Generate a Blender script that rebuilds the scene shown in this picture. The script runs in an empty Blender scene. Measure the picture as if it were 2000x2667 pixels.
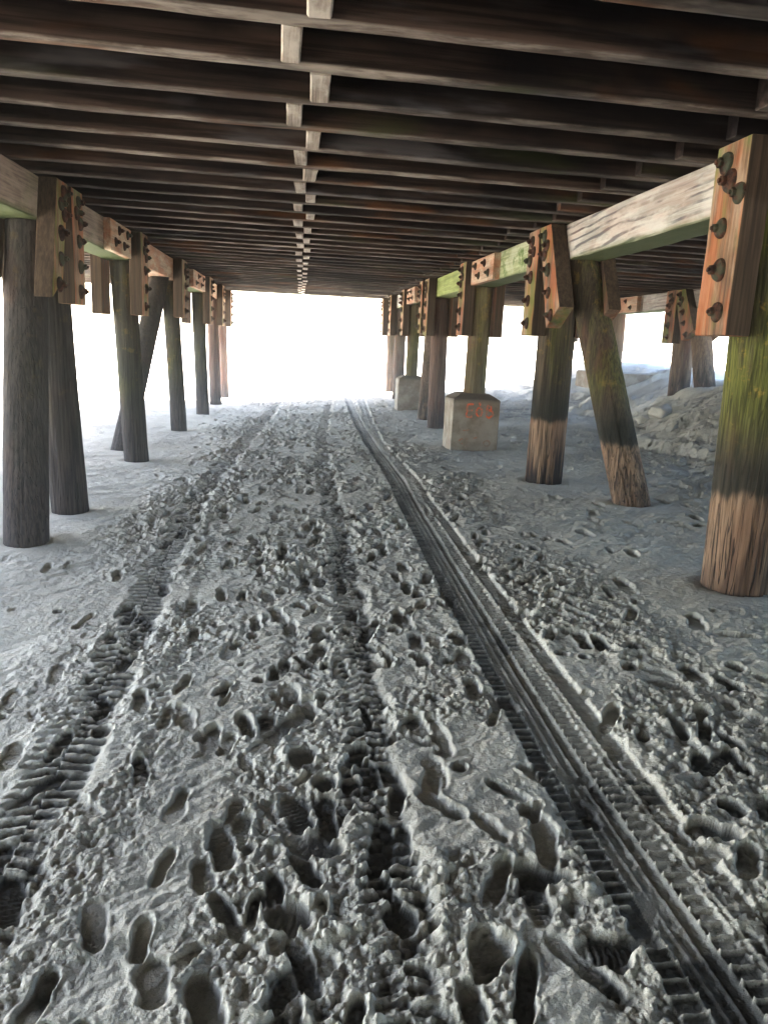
import bpy, bmesh, math, random
import numpy as np
from mathutils import Vector, Matrix

scene = bpy.context.scene
COL = scene.collection
rng = random.Random(11)
np.random.seed(5)

# ------------------------------------------------------------------ helpers
def link(o, parent=None):
    COL.objects.link(o)
    if parent is not None:
        o.parent = parent
    return o

def tag(o, label=None, cat=None, group=None, kind=None):
    if label: o['label'] = label
    if cat: o['category'] = cat
    if group: o['group'] = group
    if kind: o['kind'] = kind
    return o

def empty(name, loc, rot=(0, 0, 0)):
    o = bpy.data.objects.new(name, None)
    o.empty_display_size = .2
    o.location = loc; o.rotation_euler = rot
    return link(o)

def mesh_obj(name, verts, faces, mat, parent=None, loc=(0, 0, 0), rot=(0, 0, 0), smooth=False):
    me = bpy.data.meshes.new(name)
    me.from_pydata([tuple(v) for v in verts], [], faces)
    me.update()
    if smooth:
        me.polygons.foreach_set('use_smooth', [True] * len(me.polygons))
    me.materials.append(mat)
    o = bpy.data.objects.new(name, me)
    o.location = loc; o.rotation_euler = rot
    return link(o, parent)

def timber(L, W, H, seed=0, rough=.003, seg=None, bevel=.006, cutlow=0.0):
    """rough sawn timber: runs along local X (0..L), Y centred, Z 0..H. octagonal section, worn edges."""
    r = random.Random(seed)
    n = seg or max(4, int(L / .12))
    b = bevel
    prof = [(-W/2, b), (-W/2 + b, 0), (W/2 - b, 0), (W/2, b), (W/2, H - b), (W/2 - b, H), (-W/2 + b, H), (-W/2, H - b)]
    vs, fs = [], []
    ph = [r.uniform(0, 6.28) for _ in range(4)]
    for i in range(n + 1):
        t = i / n
        x = L * t
        wy = rough * 1.3 * math.sin(x * 1.3 + ph[0]); wz = rough * .8 * math.sin(x * 1.9 + ph[1])
        for k, (y, z) in enumerate(prof):
            xx = x
            if cutlow and i == 0: xx = x + cutlow * (1 - (y / W + .5))
            jy = r.uniform(-1, 1) * rough * .5; jz = r.uniform(-1, 1) * rough * (.8 if z < H / 2 else .3)
            if z > H * .5 : jz = -abs(jz); wz2 = min(wz, 0)
            else: wz2 = wz
            vs.append((xx, y + wy + jy, z + wz2 + jz))
    for i in range(n):
        for k in range(8):
            a = i * 8 + k; c = i * 8 + (k + 1) % 8
            fs.append((a, c, c + 8, a + 8))
    fs.append(tuple(range(7, -1, -1))); fs.append(tuple(n * 8 + k for k in range(8)))
    # orientation so that normals point out
    fs = [tuple(reversed(f)) for f in fs]
    return vs, fs

# ------------------------------------------------------------------ node helper
class NT:
    def __init__(s, name, rough=.9):
        s.m = bpy.data.materials.new(name); s.m.use_nodes = True
        s.n = s.m.node_tree.nodes; s.l = s.m.node_tree.links
        s.b = s.n['Principled BSDF']; s.b.inputs['Roughness'].default_value = rough
        s.b.inputs['Specular IOR Level'].default_value = .25
    def N(s, t, **kw):
        n = s.n.new(t)
        for k, v in kw.items(): setattr(n, k, v)
        return n
    def L(s, a, b): s.l.new(a, b)
    def put(s, sock, v):
        if hasattr(v, 'is_output') or isinstance(v, bpy.types.NodeSocket): s.l.new(v, sock)
        else: sock.default_value = v
    def math(s, op, a, b=0., c=0., clamp=False):
        n = s.N('ShaderNodeMath', operation=op); n.use_clamp = clamp
        s.put(n.inputs[0], a); s.put(n.inputs[1], b); s.put(n.inputs[2], c)
        return n.outputs[0]
    def mix(s, f, a, b, mode='MIX'):
        n = s.N('ShaderNodeMix', data_type='RGBA', blend_type=mode)
        s.put(n.inputs[0], f)
        s.put(n.inputs[6], a if not isinstance(a, tuple) else (*a, 1)[:4]); s.put(n.inputs[7], b if not isinstance(b, tuple) else (*b, 1)[:4])
        return n.outputs[2]
    def noise(s, vec, scale, detail=4, rough=.6, dist=0.):
        n = s.N('ShaderNodeTexNoise'); s.L(vec, n.inputs['Vector'])
        n.inputs['Scale'].default_value = scale; n.inputs['Detail'].default_value = detail
        n.inputs['Roughness'].default_value = rough; n.inputs['Distortion'].default_value = dist
        return n.outputs['Fac']
    def step(s, v, lo, hi):
        n = s.N('ShaderNodeMapRange'); n.interpolation_type = 'SMOOTHSTEP'
        s.put(n.inputs[0], v); s.put(n.inputs[1], lo); s.put(n.inputs[2], hi)
        return n.outputs[0]
    def scale(s, vec, sc, off=None):
        n = s.N('ShaderNodeMapping'); s.L(vec, n.inputs['Vector']); n.inputs['Scale'].default_value = sc
        if off is not None: s.L(off, n.inputs['Location'])
        return n.outputs[0]
    def objcoord(s, randomize=True):
        tc = s.N('ShaderNodeTexCoord'); v = tc.outputs['Object']
        if randomize:
            oi = s.N('ShaderNodeObjectInfo')
            r = s.math('MULTIPLY', oi.outputs['Random'], 37.0)
            c = s.N('ShaderNodeCombineXYZ'); s.L(r, c.inputs[0]); s.L(r, c.inputs[1]); s.L(r, c.inputs[2])
            a = s.N('ShaderNodeVectorMath', operation='ADD'); s.L(v, a.inputs[0]); s.L(c.outputs[0], a.inputs[1])
            s.rand = oi.outputs['Random']
            return v, a.outputs[0]
        return v, v
    def sep(s, v):
        n = s.N('ShaderNodeSeparateXYZ'); s.L(v, n.inputs[0]); return n.outputs
    def bump(s, h, strength=.5, dist=.01, prev=None):
        n = s.N('ShaderNodeBump'); s.put(n.inputs['Height'], h)
        n.inputs['Strength'].default_value = strength; n.inputs['Distance'].default_value = dist
        if prev is not None: s.L(prev, n.inputs['Normal'])
        return n.outputs[0]

def mat_timber(name, dark, light, pale=None, pale_amt=.5, rust=0., green=0., black=.4, lowlight=False, cathedral=False,
               axis='X', bumpd=.006, endz=None, greenbottom=False):
    """sawn timber, grain along the given local axis"""
    t = NT(name, .92)
    v0, v = t.objcoord()
    s = (.35, 14, 14) if axis == 'X' else (14, 14, .35)
    g1 = t.noise(t.scale(v, s), 2.2, 6, .62, .3)
    s2 = (1.5, 60, 60) if axis == 'X' else (60, 60, 1.5)
    g2 = t.noise(t.scale(v, s2), 1.6, 3, .6)
    gr = t.math('ADD', t.math('MULTIPLY', g1, .6), t.math('MULTIPLY', g2, .4))
    col = t.mix(t.step(gr, .36, .64), dark, light)
    big = t.noise(v, 1.3, 3, .6)
    med = t.noise(t.scale(v, (1, 3, 3) if axis == 'X' else (3, 3, 1)), 2.5, 5, .65)
    hgt = gr
    if pale:
        col = t.mix(t.math('MULTIPLY', t.step(med, .42, .6), pale_amt), col, pale)
    if cathedral:
        w = t.N('ShaderNodeTexWave', wave_type='RINGS', rings_direction='Y')
        sc = t.scale(v, (.4, 0.0, 2.4))
        t.L(sc, w.inputs['Vector']); w.inputs['Scale'].default_value = 2.6; w.inputs['Distortion'].default_value = 8
        w.inputs['Detail'].default_value = 3.5; w.inputs['Detail Scale'].default_value = .8
        ww = t.step(w.outputs['Fac'], .62, .95)
        msk = t.step(t.noise(t.scale(v, (1, 1, 4)), 1.5, 4, .65), .44, .58)
        wz = t.math('MULTIPLY', ww, t.math('ADD', t.math('MULTIPLY', msk, .85), .06))
        col = t.mix(t.math('MULTIPLY', wz, .85), col, (.06, .065, .075))
        hgt = t.math('SUBTRACT', gr, t.math('MULTIPLY', wz, .5))
    if black:
        col = t.mix(t.math('MULTIPLY', t.step(big, .5, .68), black), col, (.012, .012, .016))
    if rust:
        rn = t.noise(t.scale(v, (1.2, 5, 5) if axis == 'X' else (5, 5, .9)), 2.0, 4, .6)
        col = t.mix(t.math('MULTIPLY', t.step(rn, .43, .58), rust), col, (.36, .10, .03))
        rn2 = t.noise(t.scale(v, (1, 12, 12) if axis == 'X' else (14, 14, .5)), 2.0, 2, .6)
        col = t.mix(t.math('MULTIPLY', t.step(rn2, .55, .66), rust * .8), col, (.42, .2, .1))
    if green:
        gn = t.noise(t.scale(v, (2, 3, 3) if axis == 'X' else (3, 3, 1.2)), 1.7, 5, .65)
        col = t.mix(t.math('MULTIPLY', t.step(gn, .47, .62), green), col, (.1, .16, .035))
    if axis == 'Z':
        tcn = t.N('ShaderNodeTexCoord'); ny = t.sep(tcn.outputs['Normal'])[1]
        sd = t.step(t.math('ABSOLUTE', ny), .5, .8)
        col = t.mix(sd, col, t.mix(t.step(gr, .36, .64), (.035, .025, .019), (.105, .076, .052)))  # shade of the boards' narrow side faces painted as darker, rust-free wood
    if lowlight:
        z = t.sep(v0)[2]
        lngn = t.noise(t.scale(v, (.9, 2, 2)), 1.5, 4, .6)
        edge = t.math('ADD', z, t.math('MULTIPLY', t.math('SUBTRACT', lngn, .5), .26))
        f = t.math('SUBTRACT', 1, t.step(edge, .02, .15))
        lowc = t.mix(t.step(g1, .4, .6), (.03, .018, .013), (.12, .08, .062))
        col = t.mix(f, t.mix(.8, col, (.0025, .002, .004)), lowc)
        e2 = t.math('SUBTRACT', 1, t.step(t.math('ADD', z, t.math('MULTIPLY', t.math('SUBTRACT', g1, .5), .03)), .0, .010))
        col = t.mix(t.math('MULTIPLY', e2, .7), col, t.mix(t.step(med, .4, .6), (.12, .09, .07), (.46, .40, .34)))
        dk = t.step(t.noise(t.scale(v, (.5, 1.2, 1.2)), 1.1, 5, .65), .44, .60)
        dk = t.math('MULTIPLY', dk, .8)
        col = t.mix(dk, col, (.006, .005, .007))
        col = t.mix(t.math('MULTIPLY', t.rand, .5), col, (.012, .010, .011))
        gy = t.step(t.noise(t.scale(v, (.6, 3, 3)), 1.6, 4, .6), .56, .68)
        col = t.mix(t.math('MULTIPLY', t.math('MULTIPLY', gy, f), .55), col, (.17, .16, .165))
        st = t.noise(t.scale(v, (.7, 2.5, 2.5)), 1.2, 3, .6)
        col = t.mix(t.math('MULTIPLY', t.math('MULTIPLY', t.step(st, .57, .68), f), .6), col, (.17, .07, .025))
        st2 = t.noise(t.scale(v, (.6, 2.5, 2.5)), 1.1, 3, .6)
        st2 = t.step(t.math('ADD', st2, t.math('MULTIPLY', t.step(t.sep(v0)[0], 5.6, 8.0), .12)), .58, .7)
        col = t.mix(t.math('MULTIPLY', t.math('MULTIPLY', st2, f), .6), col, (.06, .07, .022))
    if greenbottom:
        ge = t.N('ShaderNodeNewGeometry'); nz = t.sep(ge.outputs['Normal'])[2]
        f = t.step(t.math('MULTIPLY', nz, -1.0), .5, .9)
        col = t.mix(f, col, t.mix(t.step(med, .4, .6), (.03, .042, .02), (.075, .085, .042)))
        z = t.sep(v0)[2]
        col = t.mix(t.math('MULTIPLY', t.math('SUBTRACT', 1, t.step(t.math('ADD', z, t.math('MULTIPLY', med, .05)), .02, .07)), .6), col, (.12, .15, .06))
    t.L(col, t.b.inputs['Base Color'])
    t.L(t.bump(hgt, .8, bumpd), t.b.inputs['Normal'])
    return t.m

def mat_pile(name, green=.5, base_a=(.03, .024, .018), base_b=(.12, .095, .068), lowline=.47, low_dark=False, low_amt=1., darkbottom=.6, red=.6, wetamt=.8):
    t = NT(name, .93)
    v0, v = t.objcoord()
    x, y, z = t.sep(v0)
    g1 = t.noise(t.scale(v, (9, 9, .5)), 2.2, 6, .65, .2)
    g2 = t.noise(t.scale(v, (45, 45, 1.3)), 1.8, 3, .6)
    gr = t.math('ADD', t.math('MULTIPLY', g1, .5), t.math('MULTIPLY', g2, .5))
    col = t.mix(t.step(gr, .36, .64), base_a, base_b)
    # reddish patches
    big = t.noise(t.scale(v, (2.5, 2.5, .7)), 1.6, 3, .6)
    col = t.mix(t.math('MULTIPLY', t.step(big, .52, .66), red), col, (.13, .06, .045))
    gn = t.noise(t.scale(v, (3.2, 3.2, .8)), 1.5, 5, .68)
    up = t.step(z, .55, .95)
    gm = t.math('MULTIPLY', t.math('MULTIPLY', t.step(gn, .56 - .22 * green, .74 - .22 * green), up), min(1, green * 1.1))
    gcol = t.mix(t.step(g2, .35, .65), (.04, .045, .014), (.15, .155, .045))
    col = t.mix(gm, col, gcol)
    yel = t.math('MULTIPLY', t.step(t.noise(v, 9, 4, .7), .56, .68), green * .6)
    col = t.mix(t.math('MULTIPLY', yel, up), col, (.36, .25, .06))
    # tide line
    jag = t.math('ADD', z, t.math('MULTIPLY', t.math('SUBTRACT', t.noise(t.scale(v, (7, 7, .2)), 1.5, 4, .6), .5), .14))
    wet = t.math('MULTIPLY', t.step(jag, lowline - .03, lowline + .03), t.math('SUBTRACT', 1, t.step(z, lowline + .05, lowline + .42)))
    if low_dark:
        low = t.math('SUBTRACT', 1, t.step(t.math('ADD', jag, t.math('MULTIPLY', g1, .2)), lowline - .1, lowline + .25))
        col = t.mix(t.math('MULTIPLY', low, .75), col, t.mix(t.step(g2, .4, .6), (.022, .018, .022), (.07, .055, .05)))
    else:
        col = t.mix(t.math('MULTIPLY', wet, wetamt * low_amt), col, (.016, .019, .016))
        low = t.math('SUBTRACT', 1, t.step(jag, lowline - .03, lowline + .025))
        lc = t.mix(t.step(gr, .38, .6), (.07, .045, .03), (.29, .2, .135))
        lc = t.mix(t.math('MULTIPLY', t.step(big, .5, .6), .5), lc, (.2, .11, .07))
        col = t.mix(t.math('MULTIPLY', low, low_amt), col, lc)
        db = t.math('SUBTRACT', 1, t.step(t.math('ADD', z, t.math('MULTIPLY', t.math('SUBTRACT', g1, .5), 1.6)), .02, .34))
        col = t.mix(t.math('MULTIPLY', db, darkbottom), col, (.018, .014, .016))
    # thin dark checks in the wood, more of them low down
    ck = t.noise(t.scale(v, (26, 26, .8)), 1.5, 1, .4)
    ckm = t.math('SUBTRACT', 1, t.step(t.math('ABSOLUTE', t.math('SUBTRACT', ck, .5)), .008, .022))
    ckm = t.math('MULTIPLY', ckm, t.math('ADD', .35, t.math('MULTIPLY', t.math('SUBTRACT', 1, t.step(z, .1, .6)), .6)))
    col = t.mix(ckm, col, (.012, .010, .010))
    t.L(col, t.b.inputs['Base Color'])
    h = t.math('SUBTRACT', gr, t.math('MULTIPLY', ckm, .8))
    t.L(t.bump(h, .9, .008), t.b.inputs['Normal'])
    return t.m

def mat_concrete(name):
    t = NT(name, .95); v0, v = t.objcoord()
    a = t.noise(v, 5, 5, .65); b = t.noise(v, 90, 3, .6); c = t.noise(v, 1.8, 3, .6)
    col = t.mix(t.step(a, .35, .65), (.2, .165, .125), (.34, .31, .26))
    col = t.mix(t.math('MULTIPLY', t.step(b, .55, .7), .35), col, (.5, .47, .42))
    col = t.mix(t.math('MULTIPLY', t.step(b, .48, .3), .4), col, (.1, .085, .07))
    col = t.mix(t.math('MULTIPLY', t.step(c, .5, .65), .45), col, (.2, .12, .075))
    z = t.sep(v0)[2]
    ge = t.N('ShaderNodeTexCoord'); ny = t.sep(ge.outputs['Normal'])[1]
    fr = t.step(t.math('MULTIPLY', ny, -1.0), .6, .9)
    col = t.mix(t.math('MULTIPLY', fr, .7), col, t.mix(t.step(a, .35, .65), (.2, .145, .1), (.34, .28, .215)))
    col = t.mix(t.math('MULTIPLY', t.step(t.math('ADD', z, t.math('MULTIPLY', a, .15)), .62, .7), .75), col, (.085, .062, .045))
    t.L(col, t.b.inputs['Base Color'])
    t.L(t.bump(t.math('ADD', t.math('MULTIPLY', b, .5), a), .7, .008), t.b.inputs['Normal'])
    return t.m

def mat_rust(name):
    t = NT(name, .85); v0, v = t.objcoord()
    a = t.noise(v, 30, 4, .65); b = t.noise(v, 12, 3, .6)
    col = t.mix(t.step(a, .4, .62), (.028, .017, .014), (.095, .042, .026))
    col = t.mix(t.math('MULTIPLY', t.step(b, .5, .6), .7), col, (.055, .07, .045))
    t.L(col, t.b.inputs['Base Color']); t.L(t.bump(a, .8, .006), t.b.inputs['Normal'])
    return t.m

def mat_sand(name, lum=1.0, bumps=True):
    t = NT(name, .95)
    tc = t.N('ShaderNodeTexCoord'); v = tc.outputs['Object']
    a = t.noise(v, 1.1, 4, .6); b = t.noise(v, 420, 2, .6); c = t.noise(v, 38, 4, .65)
    col = t.mix(t.step(a, .35, .65), (.44 * lum, .416 * lum, .362 * lum), (.56 * lum, .535 * lum, .468 * lum))
    col = t.mix(t.math('MULTIPLY', t.step(b, .6, .75), .5), col, (.62 * lum, .6 * lum, .55 * lum))
    col = t.mix(t.math('MULTIPLY', t.step(b, .42, .3), .5), col, (.12 * lum, .11 * lum, .1 * lum))
    ge = t.N('ShaderNodeAttribute'); ge.attribute_name = 'dark_tone'
    col = t.mix(t.math('MULTIPLY', ge.outputs['Fac'], .95), col, (.075, .073, .07))  # painted shade of the hollows, together with a moist sand tone
    t.L(col, t.b.inputs['Base Color'])
    if bumps:
        n1 = t.bump(c, .8, .012)
        t.L(t.bump(b, .5, .002, n1), t.b.inputs['Normal'])
    t.b.inputs['Specular IOR Level'].default_value = .12
    return t.m

def mat_plain(name, col, rough=.7, var=.3, sc=40):
    t = NT(name, rough); v0, v = t.objcoord()
    a = t.noise(v, sc, 3, .6)
    t.L(t.mix(t.step(a, .35, .65), tuple(c * (1 - var) for c in col), col), t.b.inputs['Base Color'])
    return t.m

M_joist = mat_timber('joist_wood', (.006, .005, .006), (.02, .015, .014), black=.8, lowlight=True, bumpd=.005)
M_block = mat_timber('blocking_wood', (.2, .16, .13), (.42, .36, .3), pale=(.55, .5, .44), pale_amt=.7, black=.25)
M_deck = mat_timber('decking_wood', (.006, .005, .006), (.018, .015, .014), black=.5)
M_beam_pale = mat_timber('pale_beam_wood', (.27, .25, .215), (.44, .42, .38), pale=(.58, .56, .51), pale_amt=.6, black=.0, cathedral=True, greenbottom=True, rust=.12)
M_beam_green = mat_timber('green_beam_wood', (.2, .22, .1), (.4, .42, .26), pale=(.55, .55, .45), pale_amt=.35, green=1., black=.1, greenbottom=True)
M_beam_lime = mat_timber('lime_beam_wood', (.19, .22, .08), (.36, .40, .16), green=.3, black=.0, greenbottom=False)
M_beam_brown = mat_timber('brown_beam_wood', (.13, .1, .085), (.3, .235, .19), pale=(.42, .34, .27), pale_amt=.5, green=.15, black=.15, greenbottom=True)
M_board = mat_timber('clamp_board_wood', (.10, .058, .036), (.30, .2, .125), pale=(.42, .33, .24), pale_amt=.5, rust=.5, green=.65, black=.6, axis='Z')
M_board_brown = mat_timber('outer_board_wood', (.09, .06, .045), (.22, .155, .11), rust=.25, green=.2, black=.25, axis='Z')
M_plate = mat_timber('splice_plate_wood', (.24, .17, .12), (.45, .35, .26), pale=(.6, .5, .36), pale_amt=.5, rust=.5, black=.05)
M_concrete = mat_concrete('footing_concrete')
M_rust = mat_rust('rusty_iron')
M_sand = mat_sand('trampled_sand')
M_beach = mat_sand('beach_sand', 1.15, True)
M_shell = mat_plain('shell_white', (.8, .78, .72), .5, .15)
M_stick = mat_plain('driftwood_grey', (.16, .13, .11), .9, .4)

t = NT('red_spray_paint', .7); v0, v = t.objcoord(False)
a = t.noise(v, 22, 5, .75)
t.L(t.mix(t.step(a, .4, .56), (.3, .2, .14), (.78, .14, .04)), t.b.inputs['Base Color']); M_paint = t.m
t = NT('faded_red_spray_paint', .7); v0, v = t.objcoord(False)
a = t.noise(v, 22, 5, .75)
t.L(t.mix(t.step(a, .44, .66), (.24, .18, .13), (.46, .14, .07)), t.b.inputs['Base Color']); M_paint_faint = t.m

# ------------------------------------------------------------------ noise for terrain
_T = np.random.rand(8, 256, 256)
def chunked(f):
    """evaluate in cache sized pieces"""
    def g(x, y, *a, **k):
        x, y = np.broadcast_arrays(x, y)
        if x.size < 40000: return f(x, y, *a, **k)
        xf = x.ravel(); yf = y.ravel(); out = None
        for i in range(0, xf.size, 32768):
            r = f(xf[i:i + 32768], yf[i:i + 32768], *a, **k)
            if not isinstance(r, tuple): r = (r,)
            if out is None: out = [np.empty(xf.size) for _ in r]
            for o, q in zip(out, r): o[i:i + 32768] = q
        out = [o.reshape(x.shape) for o in out]
        return out[0] if len(out) == 1 else tuple(out)
    return g
def vnoise(x, y, k=0):
    T = _T[k % 8]
    ix = np.floor(x).astype(np.int64); iy = np.floor(y).astype(np.int64)
    fx = x - ix; fy = y - iy
    fx = fx * fx * fx * (fx * (fx * 6 - 15) + 10); fy = fy * fy * fy * (fy * (fy * 6 - 15) + 10)
    a = T[ix & 255, iy & 255]; b = T[(ix + 1) & 255, iy & 255]; c = T[ix & 255, (iy + 1) & 255]; d = T[(ix + 1) & 255, (iy + 1) & 255]
    return (a + (b - a) * fx) * (1 - fy) + (c + (d - c) * fx) * fy
@chunked
def fbm(x, y, octaves=4, k=0, gain=.5):
    s = 0; a = 1; tot = 0
    for o in range(octaves):
        s = s + a * (vnoise(x, y, k + o) * 2 - 1); tot += a
        x, y = (x * 1.62 - y * 1.18) + 13.7, (x * 1.18 + y * 1.62) + 7.1
        a *= gain
    return s / tot
@chunked
def worley(x, y, k=0):
    ix = np.floor(x).astype(np.int64); iy = np.floor(y).astype(np.int64)
    f1 = np.full(x.shape, 9.); idv = np.zeros(x.shape)
    for dx in (-1, 0, 1):
        for dy in (-1, 0, 1):
            cx = ix + dx; cy = iy + dy
            px = cx + _T[k % 8][cx & 255, cy & 255]; py = cy + _T[(k + 1) % 8][cx & 255, cy & 255]
            d = (x - px) ** 2 + (y - py) ** 2
            m = d < f1
            f1 = np.where(m, d, f1); idv = np.where(m, _T[(k + 2) % 8][cx & 255, cy & 255], idv)
    return f1, idv
def sstep(v, a, b):
    t = np.clip((v - a) / (b - a), 0, 1); return t * t * (3 - 2 * t)

YT = np.array([-30, 0, 3.4, 6.5, 9, 12, 14.5, 16.5, 18.5, 22])
RT = np.array([.39, .39, .39, .38, .27, .20, .25, .29, .33, .33])
LT = np.array([.05, .05, .06, .17, .13, .095, .05, .04, .04, .0])
@chunked
def ground(x, y):
    """smooth ground level (no tracks)"""
    x = np.asarray(x, float); y = np.asarray(y, float)
    r = np.interp(y, YT, RT); l = np.interp(y, YT, LT)
    t = sstep(x, -1.6, 2.0) * .35 + .65 * np.clip((x + 1.3) / 3.3, 0, 1)
    z = l + (r - l) * t
    z = z + .07 * np.clip(x - 2.2, 0, 2) * (y < 40)
    # scarp and plateau on the right
    xs = 4.15 + .35 * np.sin(y * .55 + .6) + .3 * fbm(x * .25 + 5, y * 1.1, 3, 3) + .07 * fbm(x * .3, y * 4, 2, 1) + .17 * np.clip(y - 10, 0, 9)
    far = 1 - sstep(y, 19, 24)
    near = sstep(y, 3.0, 6.5)
    d = x - xs
    sc = .10 * sstep(d, 0, .22) + .07 * sstep(d, .3, .7)
    rise = (.58 - .10 * sstep(y, 12.5, 15)) * sstep(d, .15, 1.9)
    z = z + (sc + rise) * (.35 + .65 * far) * near
    led = (x > 4.3) * .12 * sstep(y + .12 * fbm(x * 2, y * 2, 2, 2), 13.3, 13.42) * sstep(x, 4.6, 5.0)
    hump = .03 * sstep(y, 13.5, 15.6) * (1 - sstep(y, 19, 24)) * sstep(x, 4.7, 6.2)
    z = z + led * (1 - sstep(y, 19, 24)) + hump
    # low mound beyond the right hand piles
    z = z + .10 * np.exp(-(((x - 4.6) / 1.3) ** 2 + ((y - 18.0) / 2.0) ** 2))
    z = z + .012 * fbm(x * .9, y * .9, 3, 4)
    # left beach falls away gently
    z = z - .02 * np.clip(-x - 2.5, 0, 30) * .5
    return z

def track(d_from, Y, X):
    return 0
LX = (np.array([0, 2, 3.3, 4.2, 6.3, 8.5, 11.9, 16.8, 26]), np.array([-.72, -.73, -.76, -.78, -.80, -.73, -.60, -.45, -.2]))
MX = (np.array([0, 1.4, 4.2, 7.3, 10.3, 15.9, 26]), np.array([.24, .24, .27, .25, .31, .6, 1.2]))
RX = (np.array([0, 1.2, 2.1, 3.7, 5.4, 8.1, 14.5, 26]), np.array([.86, .845, .825, .84, .86, .91, 1.02, 1.25]))
SX = (np.array([0, 1.5, 3, 6, 10, 15, 26]), np.array([.99, .965, .955, .97, 1.03, 1.25, 1.8]))

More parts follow.
